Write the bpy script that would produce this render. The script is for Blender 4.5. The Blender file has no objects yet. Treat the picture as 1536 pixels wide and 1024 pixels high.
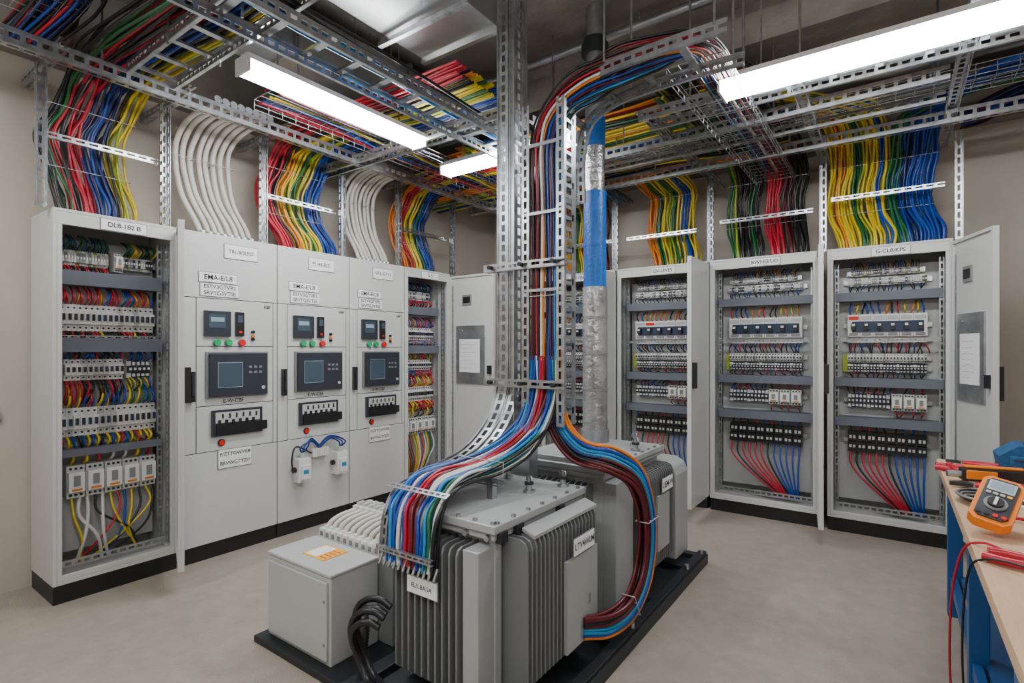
import bpy, math, random
from mathutils import Vector as V, Matrix
random.seed(7)
R=random.uniform
# ------------------------------------------------------------------ materials
MATS={}
def mat(name,col,rough=.5,metal=0,noise=0,scale=8,bump=0,emit=0,spec=.5,bscale=60,stretch=None):
    if name in MATS: return MATS[name]
    m=bpy.data.materials.new(name); m.use_nodes=True
    nt=m.node_tree; b=nt.nodes['Principled BSDF']
    b.inputs['Base Color'].default_value=(*col,1); b.inputs['Roughness'].default_value=rough
    b.inputs['Metallic'].default_value=metal; b.inputs['Specular IOR Level'].default_value=spec
    if emit:
        b.inputs['Emission Color'].default_value=(*col,1); b.inputs['Emission Strength'].default_value=emit
    if noise or bump:
        tc=nt.nodes.new('ShaderNodeTexCoord'); mp=nt.nodes.new('ShaderNodeMapping')
        nt.links.new(tc.outputs['Object'],mp.inputs['Vector'])
        if stretch: mp.inputs['Scale'].default_value=stretch
        n=nt.nodes.new('ShaderNodeTexNoise'); n.inputs['Scale'].default_value=scale; n.inputs['Detail'].default_value=8; n.inputs['Roughness'].default_value=.65
        nt.links.new(mp.outputs['Vector'],n.inputs['Vector'])
        cr=nt.nodes.new('ShaderNodeValToRGB')
        cr.color_ramp.elements[0].position=.3; cr.color_ramp.elements[1].position=.7
        cr.color_ramp.elements[0].color=(*[c*(1-noise) for c in col],1)
        cr.color_ramp.elements[1].color=(*[min(1,c*(1+noise)) for c in col],1)
        nt.links.new(n.outputs['Fac'],cr.inputs['Fac']); nt.links.new(cr.outputs['Color'],b.inputs['Base Color'])
        if bump:
            n2=nt.nodes.new('ShaderNodeTexNoise'); n2.inputs['Scale'].default_value=bscale; n2.inputs['Detail'].default_value=6
            nt.links.new(mp.outputs['Vector'],n2.inputs['Vector'])
            bp=nt.nodes.new('ShaderNodeBump'); bp.inputs['Strength'].default_value=bump; bp.inputs['Distance'].default_value=.01
            nt.links.new(n2.outputs['Fac'],bp.inputs['Height']); nt.links.new(bp.outputs['Normal'],b.inputs['Normal'])
    MATS[name]=m; return m
FLOOR=mat('floor_concrete',(.36,.312,.258),.46,0,.12,9,.35,bscale=120)
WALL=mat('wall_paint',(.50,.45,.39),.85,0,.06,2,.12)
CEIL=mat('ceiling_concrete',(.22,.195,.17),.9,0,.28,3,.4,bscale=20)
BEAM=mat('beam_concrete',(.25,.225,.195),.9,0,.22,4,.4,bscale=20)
CAB=mat('cabinet_enamel',(.58,.59,.575),.38,0,.02,5)
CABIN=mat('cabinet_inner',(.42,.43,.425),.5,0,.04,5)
SEAM=mat('cabinet_seam',(.07,.07,.07),.7)
BLK=mat('black_plinth',(.010,.010,.011),.45)
DUCT=mat('wiring_duct_grey',(.13,.145,.18),.55)
GALV=mat('galvanised_steel',(.46,.48,.50),.3,.92,.32,20)
ZINC=mat('zinc_plate',(.38,.40,.42),.35,.8,.25,9)
DARKM=mat('dark_steel',(.035,.04,.045),.45,.5)
WHP=mat('white_plastic',(.74,.75,.74),.4)
LGP=mat('light_grey_plastic',(.50,.51,.50),.45)
GRP=mat('grey_plastic',(.22,.225,.23),.45)
BKP=mat('black_plastic',(.014,.014,.016),.35)
NAVY=mat('navy_plastic',(.014,.03,.075),.35)
SLATE=mat('slate_plastic',(.032,.036,.048),.32)
SCR=mat('screen_glass',(.06,.09,.12),.12)
SCR2=mat('screen_line',(.26,.36,.44),.3)
PAPER=mat('paper_label',(.86,.87,.87),.7)
INK=mat('label_ink',(.01,.01,.01),.7)
RED=mat('cable_red',(.46,.008,.03),.33); BLUE=mat('cable_blue',(.004,.055,.33),.33)
YEL=mat('cable_yellow',(.66,.49,.01),.33); GRN=mat('cable_green',(.012,.12,.04),.33)
BLK2=mat('cable_black',(.011,.011,.013),.33); ORG=mat('cable_orange',(.68,.19,.01),.33)
LBL=mat('cable_sky',(.02,.25,.52),.33); WHT=mat('cable_white',(.64,.64,.62),.4)
MAR=mat('cable_maroon',(.11,.010,.015),.33); CRM=mat('conduit_cream',(.66,.63,.57),.5); DBL=mat('cable_dark_blue',(.006,.02,.12),.33)
LIM=mat('cable_lime',(.30,.38,.02),.33)
TRN=mat('transformer_paint',(.22,.23,.23),.4,.1,.06,4)
TRN2=mat('transformer_light_paint',(.38,.395,.395),.33,.08,.05,4)
BOXP=mat('terminal_box_paint',(.47,.48,.475),.38,0,.03,4)
FIN=mat('radiator_fin_paint',(.20,.21,.215),.36,.2)
TAPE=mat('blue_tape',(.006,.13,.50),.33,0,.2,20,.4)
FOIL=mat('foil_wrap',(.52,.53,.55),.24,.85,.3,12,.9,bscale=30)
WOOD=mat('bench_plywood',(.60,.40,.25),.5,0,.14,5,.05,stretch=(8,1,8))
BSTEEL=mat('bench_blue_steel',(.012,.085,.26),.4)
ORP=mat('orange_rubber',(.85,.22,.005),.5)
DENIM=mat('tool_bag_fabric',(.015,.09,.22),.9,0,.3,40,.3)
GBTN=mat('green_button',(.0,.40,.13),.3); RBTN=mat('red_button',(.72,.015,.01),.3)
LITE=mat('light_diffuser',(.97,.985,1),.5,emit=54)
LHOUS=mat('light_housing',(.65,.65,.65),.4)
DUCTM=mat('duct_sheet_metal',(.42,.425,.42),.3,.8,.14,5)
YLAB=mat('warning_yellow',(.85,.45,.03),.6)
SPOOL=mat('copper_grey',(.3,.3,.3),.4,.5)

# ------------------------------------------------------------------ builders
def link(o,parent=None,M=None):
    bpy.context.scene.collection.objects.link(o)
    if parent: o.parent=parent
    if M is not None: o.matrix_local=M
    return o
def empty(name,M=None):
    o=bpy.data.objects.new(name,None); o.empty_display_size=.1
    return link(o,None,M)
class MB:
    def __init__(s): s.v=[];s.f=[];s.m=[];s.s=[];s.mats=[];s.M=None
    def mi(s,m):
        if m not in s.mats: s.mats.append(m)
        return s.mats.index(m)
    def add(s,vs,fs,m,smooth=False):
        o=len(s.v); k=s.mi(m)
        if s.M is not None: vs=[s.M@V(p) for p in vs]
        s.v+= [tuple(p) for p in vs]
        for f in fs: s.f.append([i+o for i in f]); s.m.append(k); s.s.append(smooth)
    def box(s,x0,x1,y0,y1,z0,z1,m):
        if x0>x1:x0,x1=x1,x0
        if y0>y1:y0,y1=y1,y0
        if z0>z1:z0,z1=z1,z0
        s.add([(x0,y0,z0),(x1,y0,z0),(x1,y1,z0),(x0,y1,z0),(x0,y0,z1),(x1,y0,z1),(x1,y1,z1),(x0,y1,z1)],
              [(0,3,2,1),(4,5,6,7),(0,1,5,4),(1,2,6,5),(2,3,7,6),(3,0,4,7)],m)
    def prism(s,poly,axis_vec,m):
        n=len(poly); a=V(axis_vec)
        vs=[V(p) for p in poly]+[V(p)+a for p in poly]
        s.add(vs,[list(range(n))[::-1],list(range(n,2*n))]+[(i,(i+1)%n,(i+1)%n+n,i+n) for i in range(n)],m)
    def cyl(s,a,b,r,m,n=14,r2=None):
        a=V(a);b=V(b);r2=r if r2 is None else r2
        d=(b-a).normalized(); u=d.orthogonal().normalized(); w=d.cross(u)
        vs=[];
        for P,q in((a,r),(b,r2)):
            for i in range(n):
                t=2*math.pi*i/n; vs.append(P+(u*math.cos(t)+w*math.sin(t))*q)
        s.add(vs,[(i,(i+1)%n,(i+1)%n+n,i+n) for i in range(n)],m,True)
        s.add(vs,[list(range(n))[::-1],list(range(n,2*n))],m)
    def tube(s,pts,r,m,n=10):
        pts=[V(p) for p in pts]; vs=[];u=None
        for i,P in enumerate(pts):
            t=(pts[min(i+1,len(pts)-1)]-pts[max(i-1,0)]).normalized()
            if u is None: u=t.orthogonal().normalized()
            u=(u-t*u.dot(t)).normalized(); w=t.cross(u)
            q=r[i] if isinstance(r,list) else r
            for k in range(n):
                a=2*math.pi*k/n; vs.append(P+(u*math.cos(a)+w*math.sin(a))*q)
        L=len(pts)
        fs=[(i*n+k,i*n+(k+1)%n,(i+1)*n+(k+1)%n,(i+1)*n+k) for i in range(L-1) for k in range(n)]
        s.add(vs,fs,m,True); s.add(vs,[list(range(n))[::-1],[ (L-1)*n+k for k in range(n)]],m)
    def sweep(s,pts,W,w0,w1,n0,n1,m):
        pts=[V(p) for p in pts]; W=V(W).normalized(); vs=[]
        for i,P in enumerate(pts):
            t=(pts[min(i+1,len(pts)-1)]-pts[max(i-1,0)]).normalized(); N=t.cross(W).normalized()
            vs+=[P+W*w0+N*n0,P+W*w1+N*n0,P+W*w1+N*n1,P+W*w0+N*n1]
        L=len(pts); fs=[]
        for i in range(L-1):
            for k in range(4):
                fs.append((i*4+k,i*4+(k+1)%4,(i+1)*4+(k+1)%4,(i+1)*4+k))
        fs+=[(3,2,1,0),(4*L-4,4*L-3,4*L-2,4*L-1)]
        s.add(vs,fs,m)
    def make(s,name,parent=None,M=None,bevel=0):
        me=bpy.data.meshes.new(name); me.from_pydata(s.v,[],s.f)
        for m in s.mats: me.materials.append(m)
        me.polygons.foreach_set('material_index',s.m); me.polygons.foreach_set('use_smooth',s.s); me.update()
        o=bpy.data.objects.new(name,me); link(o,parent,M)
        if bevel:
            b=o.modifiers.new('bevel','BEVEL'); b.width=bevel; b.segments=2; b.limit_method='ANGLE'
        return o
class CB:
    def __init__(s,res=1): s.c=bpy.data.curves.new('wires','CURVE'); s.c.dimensions='3D'; s.c.bevel_depth=1; s.c.bevel_resolution=res; s.mats=[]; s.c.use_fill_caps=True
    def add(s,pts,r,m,per=5):
        if m not in s.mats: s.mats.append(m); s.c.materials.append(m)
        p=cr(pts,per) if per else pts
        sp=s.c.splines.new('POLY'); sp.points.add(len(p)-1)
        co=[];
        for q in p: co+=[q[0],q[1],q[2],1]
        sp.points.foreach_set('co',co); sp.points.foreach_set('radius',[r]*len(p))
        sp.material_index=s.mats.index(m); sp.use_smooth=True
    def make(s,name,parent=None,M=None):
        s.c.name=name; o=bpy.data.objects.new(name,s.c); return link(o,parent,M)
def cr(P,per=6):
    P=[V(p) for p in P]
    if len(P)<3:
        return [P[0].lerp(P[1],i/per) for i in range(per+1)]
    Q=[P[0]*2-P[1]]+P+[P[-1]*2-P[-2]]; out=[]
    for i in range(1,len(Q)-2):
        a,b,c,d=Q[i-1],Q[i],Q[i+1],Q[i+2]
        for k in range(per):
            t=k/per
            out.append(.5*((2*b)+(c-a)*t+(2*a-5*b+4*c-d)*t*t+(3*b-a-3*c+d)*t**3))
    out.append(P[-1]); return out
def resample(P,step):
    P=[V(p) for p in P]; L=[0]
    for i in range(1,len(P)): L.append(L[-1]+(P[i]-P[i-1]).length)
    n=max(2,int(L[-1]/step)); out=[];j=0
    for i in range(n+1):
        s=L[-1]*i/n
        while j<len(P)-2 and L[j+1]<s: j+=1
        out.append(P[j].lerp(P[j+1],(s-L[j])/max(1e-9,L[j+1]-L[j])))
    return out
def slotted(mb,pts,W,w,m=GALV,period=.06,t=.003,cols=1,slot=.38,off=0):
    P=resample(pts,period)
    cw=w/cols
    for c in range(cols):
        a=-w/2+c*cw; s0=a+cw*(.5-slot/2); s1=a+cw*(.5+slot/2)
        mb.sweep(P,W,a,s0,off,off+t,m); mb.sweep(P,W,s1,a+cw,off,off+t,m)
        for i in range(len(P)-1):
            d=P[i+1]-P[i]
            mb.sweep([P[i],P[i]+d*.32],W,s0,s1,off,off+t,m)
def strut(mb,a,b,W,w=.045,d=.04,m=GALV,cols=1,period=.06):
    P=[V(a),V(b)]
    slotted(mb,P,W,w,m,period,cols=cols)
    Wn=V(W).normalized(); N=(P[1]-P[0]).normalized().cross(Wn).normalized()
    for sgn in(-1,1):
        slotted(mb,[p+Wn*sgn*w/2-N*d/2 for p in P],N,d,m,period)
def rod(mb,x,y,z0,z1=3.5): mb.cyl((x,y,z0),(x,y,z1),.006,GALV,8)
def text(parent,s,x,y,z,size,M=None,mat_=INK):
    c=bpy.data.curves.new('txt','FONT'); c.body=s; c.size=size; c.align_x='CENTER'; c.align_y='CENTER'; c.materials.append(mat_); c.offset=size*.012
    o=bpy.data.objects.new('label_text',c); link(o,parent)
    o.matrix_local=(M if M is not None else Matrix())@Matrix.Translation((x,y,z))@Matrix.Rotation(math.pi/2,4,'X'); return o
def label(mb,parent,x,y,z,w,h,s,lines=1,M=None):
    mb.box(x-w/2-.004,x+w/2+.004,y-.003,y,z-h/2-.004,z+h/2+.004,GRP)
    mb.box(x-w/2,x+w/2,y-.006,y,z-h/2,z+h/2,PAPER)
    sz=min(h*.8/(1 if lines==1 else lines*.85),w*.9/(len(s)*.60))
    if lines==1: text(parent,s,x,y-.007,z,sz,M)
    else:
        for i in range(lines): text(parent,s[::-1] if i else s,x,y-.007,z+h/2-h*(i+.5)/lines,sz,M)

# ------------------------------------------------------------------ room
XL,XR,YB,YF,HC=-4.0,1.45,5.2,-1.3,3.5
def room(name,*a):
    mb=MB(); mb.box(*a); return mb.make(name)
room('floor',XL-.1,XR+.1,YF-.1,YB+.1,-.1,0,FLOOR)
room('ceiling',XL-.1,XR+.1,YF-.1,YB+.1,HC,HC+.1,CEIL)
room('wall_left',XL-.1,XL,YF-.1,YB+.1,0,HC,WALL)
room('wall_back',XL,XR,YB,YB+.1,0,HC,WALL)
room('wall_right',XR,XR+.1,YF-.1,YB+.1,0,HC,WALL)
room('wall_front',XL,XR,YF-.1,YF,0,HC,WALL)
mb=MB()
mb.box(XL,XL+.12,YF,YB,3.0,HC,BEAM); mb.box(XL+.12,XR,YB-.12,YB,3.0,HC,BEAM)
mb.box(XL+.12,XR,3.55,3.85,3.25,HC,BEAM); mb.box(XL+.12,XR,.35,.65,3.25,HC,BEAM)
mb.make('ceiling_beam')
# ------------------------------------------------------------------ lights
def fixture(cx,cy,L,axis,z=2.75,w=.12):
    E=empty('fluorescent_ceiling_light',Matrix.Translation((cx,cy,z))@(Matrix.Rotation(math.pi/2,4,'Z') if axis=='Y' else Matrix()))
    mb=MB(); hw=w/2
    poly=[(-L/2,-hw,.0),(-L/2,-hw*.75,-.028),(-L/2,hw*.75,-.028),(-L/2,hw,0),(-L/2,hw,.03),(-L/2,-hw,.03)]
    mb.prism(poly,(L,0,0),LITE); mb.make('diffuser',E)
    mb=MB(); mb.box(-L/2,L/2,-hw-.004,hw+.004,.03,.055,LHOUS); mb.box(-L/2,L/2,-hw*.5,hw*.5,.055,.075,LHOUS)
    for s in(-1,1): mb.box(s*(L/2),s*(L/2+.012),-hw-.004,hw+.004,-.03,.055,LHOUS)
    for s in(-.35,.35): mb.cyl((s*L,0,.07),(s*L,0,HC-z),.004,GALV,6)
    mb.make('housing',E)
fixture(-2.62,1.97,1.2,'Y'); fixture(-2.29,3.11,1.15,'X'); fixture(-.12,3.02,1.25,'X',w=.16)
for a in((-1.0,.1,1.2,'X'),(-3.0,-.3,1.2,'Y'),(.7,-.2,1.2,'X')): fixture(*a)  # unseen extra fixtures, added out of view to fill the room with light

# ------------------------------------------------------------------ cabinet internals
H=2.1;D=.4;YP=.24
def wires(cb,x0,x1,z,L,n,pal,r=.0045,y=YP-.05,out=.05,spread=.02):
    for i in range(n):
        x=x0+(x1-x0)*(i+.5)/n; c=random.choice(pal); dx=R(-spread,spread); o=out*R(.6,1.3)
        cb.add([(x,y,z),(x+dx*.3,y-o,z+L*.3),(x+dx,y-o*.6,z+L*.7),(x+dx*1.4,y+.03,z+L*1.05)],r,c,4)
def row(mb,cb,x0,x1,z,h,style,n,up=None,dn=None,Lu=.08,Ld=.08,r=.0045,den=1.2):
    dx=(x1-x0)/n; y=YP
    mb.box(x0-.03,x1+.03,y-.02,y-.005,z-.017,z+.017,GALV)
    if style=='mcb':
        for i in range(n):
            a=x0+i*dx+.0008;b=a+dx-.0016
            c=random.choice([WHP,WHP,WHP,LGP])
            mb.box(a,b,y-.06,y-.015,z-h/2,z+h/2,c); mb.box(a,b,y-.085,y-.06,z-h*.24,z+h*.24,c)
            mb.box(a+dx*.25,b-dx*.25,y-.1,y-.085,z-h*.10,z+h*.14,random.choice([BKP,NAVY,SLATE]))
            mb.cyl((a+dx*.48,y-.062,z+h*.37),(a+dx*.48,y-.06,z+h*.37),dx*.22,DARKM,6); mb.cyl((a+dx*.48,y-.062,z-h*.37),(a+dx*.48,y-.06,z-h*.37),dx*.22,DARKM,6)
    elif style=='navy':
        for i in range(n):
            a=x0+i*dx+.0008;b=a+dx-.0016; c=NAVY if i%5 else WHP
            mb.box(a,b,y-.06,y-.015,z-h/2,z+h/2,c); mb.box(a,b,y-.08,y-.06,z-h*.2,z+h*.2,SLATE)
            mb.box(a+dx*.15,b-dx*.15,y-.066,y-.06,z+h*.24,z+h*.44,WHP); mb.box(a+dx*.25,b-dx*.25,y-.09,y-.08,z-h*.05,z+h*.1,WHP)
            mb.box(a+dx*.15,b-dx*.15,y-.066,y-.06,z-h*.44,z-h*.26,WHP)
    elif style=='term':
        for i in range(n):
            a=x0+i*dx+.0006;b=a+dx-.0012; c=random.choice([LGP,GRP,LGP,WHP,LIM if random.random()<.2 else LGP])
            mb.box(a,b,y-.045,y-.015,z-h/2,z+h/2,c); mb.box(a,b,y-.06,y-.045,z-h*.3,z+h*.3,random.choice([GRP,LGP,SLATE,LGP]))
            mb.box(a+dx*.2,b-dx*.2,y-.064,y-.06,z-h*.08,z+h*.08,WHP)
    elif style=='mccb':
        mb.box(x0,x1,y-.09,y-.015,z-h/2,z+h/2,WHP); mb.box(x0+.03,x1-.02,y-.10,y-.09,z-h*.30,z+h*.18,NAVY)
        for i in range(n):
            a=x0+i*dx; mb.box(a+dx*.33,a+dx*.67,y-.125,y-.10,z-h*.2,z+h*.1,BKP); mb.box(a+dx*.38,a+dx*.62,y-.13,y-.125,z-h*.03,z+h*.07,WHP)
            mb.box(a+dx*.1,a+dx*.9,y-.094,y-.09,z+h*.26,z+h*.42,random.choice([LGP,LGP,RBTN if random.random()<.2 else LGP])); mb.box(a+dx*.15,a+dx*.85,y-.1,y-.09,z-h*.44,z-h*.34,GRP)
            mb.box(a-.001,a+.001,y-.093,y-.09,z-h/2,z+h/2,SLATE)
    elif style=='contactor':
        for i in range(n):
            a=x0+i*dx+.003;b=a+dx-.006
            mb.box(a,b,y-.10,y-.015,z-h/2,z+h/2,LGP); mb.box(a+.004,b-.004,y-.125,y-.10,z-h*.3,z+h*.3,WHP)
            mb.box(a+dx*.3,b-dx*.3,y-.13,y-.125,z-h*.12,z+h*.2,GRP)
            mb.box(a+dx*.2,b-dx*.2,y-.128,y-.125,z-h*.26,z-h*.2,ORG)
            for k in range(3):
                for s in(-1,1): mb.cyl((a+dx*(.2+.27*k),y-.104,z+s*h*.41),(a+dx*(.2+.27*k),y-.1,z+s*h*.41),dx*.08,DARKM,8)
    elif style=='black':
        for i in range(n):
            a=x0+i*dx+.002;b=a+dx-.004
            mb.box(a,b,y-.08,y-.015,z-h/2,z-.003,BKP); mb.box(a,b,y-.065,y-.015,z+.003,z+h/2,BKP)
            for u in(.15,.55): mb.box(a+dx*u,a+dx*(u+.25),y-.084,y-.08,z-h*.3,z-h*.17,LGP); mb.box(a+dx*u,a+dx*(u+.25),y-.069,y-.065,z+h*.14,z+h*.3,LGP)
    elif style=='strip':
        mb.box(x0,x1,y-.05,y-.015,z-h/2,z+h/2,WHP)
        for i in range(n): mb.cyl((x0+dx*(i+.5),y-.053,z),(x0+dx*(i+.5),y-.05,z),dx*.3,GRP,8)
    if up: wires(cb,x0,x1,z+h/2,Lu,int(n*den)+1,up,r)
    if dn: wires(cb,x0,x1,z-h/2,-Ld,int(n*den)+1,dn,r)
def wduct(mb,w,z,h=.075,x0=.045,x1=None):
    x1=x1 or w-.045
    mb.box(x0,x1,YP-.13,YP-.125,z-h/2,z+h/2,DUCT); mb.box(x0,x1,YP-.125,YP,z+h/2-.003,z+h/2,DUCT); mb.box(x0,x1,YP-.125,YP,z-h/2,z-h/2+.003,DUCT)
def shell(E,w,top_label=None):
    mb=MB(); t=.018
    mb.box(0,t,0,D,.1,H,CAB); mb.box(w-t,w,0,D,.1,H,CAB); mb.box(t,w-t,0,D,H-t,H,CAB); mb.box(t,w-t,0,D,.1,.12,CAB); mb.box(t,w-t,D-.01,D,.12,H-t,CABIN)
    mb.box(t,w-t,0,.015,H-.085,H-t,CAB); mb.box(t,w-t,0,.015,.12,.15,CAB); mb.box(t,t+.022,0,.015,.15,H-.085,CAB); mb.box(w-t-.022,w-t,0,.015,.15,H-.085,CAB)
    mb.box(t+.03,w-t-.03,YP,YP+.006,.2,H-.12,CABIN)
    mb.make('enclosure',E,bevel=.003)
    mb=MB(); mb.box(.004,w-.004,.012,D,0,.1,BLK); mb.make('plinth',E)
    mb=MB()
    for x in(.052,w-.052):
        slotted(mb,[V((x,.13,.16)),V((x,.13,H-.1))],(1,0,0),.03,ZINC,.05); 
    for x in(.03,w-.03): slotted(mb,[V((x,.07,.16)),V((x,.07,H-.1))],(0,1,0),.05,ZINC,.05)
    slotted(mb,[V((.05,.05,.19)),V((w-.05,.05,.19))],(0,0,1),.04,ZINC,.04)
    slotted(mb,[V((.05,.12,1.42)),V((w-.05,.12,1.42))],(0,0,1),.02,ZINC,.04)
    if top_label: label(mb,E,w*.53,0,H-.05,.22,.06,top_label)
    mb.make('mounting_rails',E)
def door(E,w0,ang,wd,papers=False):
    dirv=V((-math.cos(ang),-math.sin(ang),0)); nrm=V((0,0,1)).cross(dirv)
    M=Matrix.Translation((w0,-.004,0))@Matrix(((dirv.x,nrm.x,0,0),(dirv.y,nrm.y,0,0),(0,0,1,0),(0,0,0,1)))
    mb=MB(); mb.M=M; q=-1
    mb.box(0,wd,0,.018,.12,H-.03,CAB)
    y0=0
    for a in((.0,.02,.12,H-.03),(wd-.02,wd,.12,H-.03),(.02,wd-.02,.12,.14),(.02,wd-.02,H-.05,H-.03)): mb.box(a[0],a[1],y0,y0+q*.014,a[2],a[3],CAB)
    slotted(mb,[V((.035,-.004,.2)),V((.035,-.004,1.98))],(1,0,0),.02,ZINC,.05,off=0)
    if papers:
        mb.box(wd*.3,wd*.50,y0,y0+q*.012,1.78,1.88,GRP); mb.box(wd*.32,wd*.48,y0+q*.012,y0+q*.014,1.80,1.86,BKP)
        mb.box(wd*.16,wd*.80,y0,y0+q*.012,1.02,1.58,ZINC); mb.box(wd*.24,wd*.70,y0+q*.012,y0+q*.015,1.13,1.45,PAPER)
        mb.box(wd*.88,wd*.95,y0,y0+q*.03,1.12,1.2,BKP); mb.cyl((wd*.3,y0+q*.012,1.53),(wd*.3,y0+q*.02,1.53),.012,GRP)
        for k in range(7): mb.box(wd*.28,wd*R(.48,.64),y0+q*.015,y0+q*.0155,1.17+k*.038,1.172+k*.038,GRP)
    mb.box(wd-.05,wd-.02,y0-q*.018,y0-q*.05,1.05,1.25,BKP)
    for z in(.35,1.75): mb.cyl((0,y0,z),(0,y0,z+.06),.012,GRP,10)
    mb.make('door',E,bevel=.002)
def ML(y0): return Matrix(((0,-1,0,-3.576),(1,0,0,y0),(0,0,1,0),(0,0,0,1)))
def MR(x0): return Matrix.Translation((x0,4.617,0))

# left cabinet 1
y0,w=.86,.60
E=empty('open_electrical_cabinet',ML(y0)); shell(E,w,'DL8-182 B'); door(E,w,math.radians(69.5),.40)
mb=MB();cb=CB()
row(mb,cb,.08,.30,1.87,.09,'term',16,[BLK2,DBL,GRN],[BLK2,RED]); row(mb,cb,.31,.36,1.86,.11,'contactor',1); row(mb,cb,.37,.53,1.87,.08,'term',12,[BLK2,GRN,YEL],None)
wduct(mb,w,1.75,.08)
row(mb,cb,.07,.53,1.53,.15,'mcb',17,[RED,RED,BLUE,ORG],[BLK2,RED,YEL],.10,.06,.006)
wduct(mb,w,1.375,.08)
row(mb,cb,.09,.37,1.235,.12,'mcb',11,[RED,BLK2,BLUE],[RED,RED,BLK2],.06,.13,.006); row(mb,cb,.39,.51,1.23,.1,'navy',5,[BLUE],[BLUE,YEL])
row(mb,cb,.07,.54,.94,.16,'mcb',16,[YEL,RED,BLUE,YEL,GRN],[YEL,BLUE,RED,YEL,BLK2],.12,.09,.0065)
wduct(mb,w,.775,.04)
row(mb,cb,.09,.53,.61,.18,'contactor',5,[WHT,YEL,BLK2,RED,WHT],None,.1,.1,.008)
for i in range(12):
    x=.12+.036*i; c=[YEL,WHT,WHT,BLK2,WHT,YEL,RED,BLUE,YEL,BLK2,YEL,BLK2][i]; e=.3+R(-.16,.16)
    cb.add([(x,YP-.08,.52),(x+R(-.02,.02),YP-.12,.42),((x+e)/2+R(-.05,.05),YP-.14,.3),(e,YP-.07,.15)],.0095 if c==WHT else .0065,c)
mb.make('breakers',E); cb.make('wiring',E)
# left cabinet 5
y0,w=3.335,.60
E=empty('open_electrical_cabinet',ML(y0)); shell(E,w,'S-5'); door(E,w,math.radians(89),.56,True)
mb=MB();cb=CB()
row(mb,cb,.08,.5,1.87,.09,'term',22,[BLK2,BLUE,GRN],[RED,BLK2]); wduct(mb,w,1.72)
row(mb,cb,.08,.52,1.5,.12,'mcb',16,[RED,YEL,BLUE],[RED,BLUE],.1,.08); wduct(mb,w,1.35)
row(mb,cb,.08,.5,1.2,.1,'mcb',14,[RED,YEL,GRN],[RED,BLUE]); row(mb,cb,.06,.52,.92,.14,'mcb',16,[RED,YEL,BLUE,ORG],[RED,YEL],.12,.1,.006)
row(mb,cb,.08,.52,.62,.15,'contactor',5,[RED,YEL,BLK2],None,.12,.1,.007)
for i in range(12):
    x=.1+.035*i; cb.add([(x,YP-.08,.55),(x+R(-.02,.02),YP-.12,.42),(.3+(x-.3)*.7,YP-.12,.3),(.3+(x-.3)*.5,YP-.07,.15)],.007,random.choice([RED,YEL,GRN,WHT,ORG]))
mb.make('breakers',E); cb.make('wiring',E)

def back_cab(x0,x1,lab,doorspec,papers=False,seed=0):
    random.seed(seed); w=x1-x0
    E=empty('open_electrical_cabinet',MR(x0)); shell(E,w,lab)
    if doorspec: door(E,w,*doorspec,papers)
    mb=MB();cb=CB(); a=.12;b=w-.13; MX=[RED,BLUE,BLK2,DBL,MAR,BLK2]
    row(mb,cb,a,b,1.86,.06,'term',34,None,[BLUE,BLK2,BLK2],.08,.05,.0035,.6)
    row(mb,cb,a+.02,b-.04,1.93,.05,'term',30,[BLK2,ORG,BLUE,BLK2],None,.05,.06,.0035,.9)
    wduct(mb,w,1.745,.065)
    row(mb,cb,a,b,1.53,.165,'mccb',6)
    wires(cb,a,b,1.61,.09,13,[RED,BLUE,YEL,ORG,BLK2],.006)
    row(mb,cb,a,b,1.425,.045,'strip',18)
    wires(cb,a,b,1.40,-.07,22,MX,.0048)
    row(mb,cb,a,b,1.285,.065,'mcb',24); row(mb,cb,a,b,1.21,.06,'navy',24)
    wires(cb,a,b,1.18,-.04,16,MX,.004)
    mb.box(a-.03,a,YP-.06,YP-.01,1.18,1.31,LIM)
    wduct(mb,w,1.105,.065)
    m=a+(b-a)*.55
    row(mb,cb,a,m,.965,.10,'navy',11,[RED,BLUE,BLK2],None,.05,.05,.0045,.8); row(mb,cb,m+.005,b,.965,.12,'contactor',3,[RED,BLK2],[RED],.05,.05,.005)
    wduct(mb,w,.81,.065)
    row(mb,cb,a,b,.655,.15,'black',8,[RED,BLUE,BLK2],None,.06,.05,.006,1)
    n=12
    for i in range(n):
        x=a+(b-a)*(i+.5)/n; c=RED if i<n*.55 else BLUE
        if i in(1,6): c=BLK2
        e=b-.16+ (i/n)*.15
        cb.add([(x,YP-.06,.58),(x+.003,YP-.1,.49),(x*.78+e*.22,YP-.12,.40),(x*.4+e*.6,YP-.13,.29),(x*.08+e*.92,YP-.12,.20),(e,YP-.1,.16)],.0072,c,6)
    mb.make('breakers',E); cb.make('wiring',E)
back_cab(-.395,.335,'G-CLB/KPS',(math.radians(108),.50),True,1)
back_cab(-1.25,-.45,'BWHEI/UD',(math.radians(97),.45),False,2)
back_cab(-2.095,-1.27,'OV-LINES',(math.radians(90),.50),False,3)
back_cab(-2.93,-2.12,'K-RVBO',(math.radians(84),.34),False,4)
random.seed(11)
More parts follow.
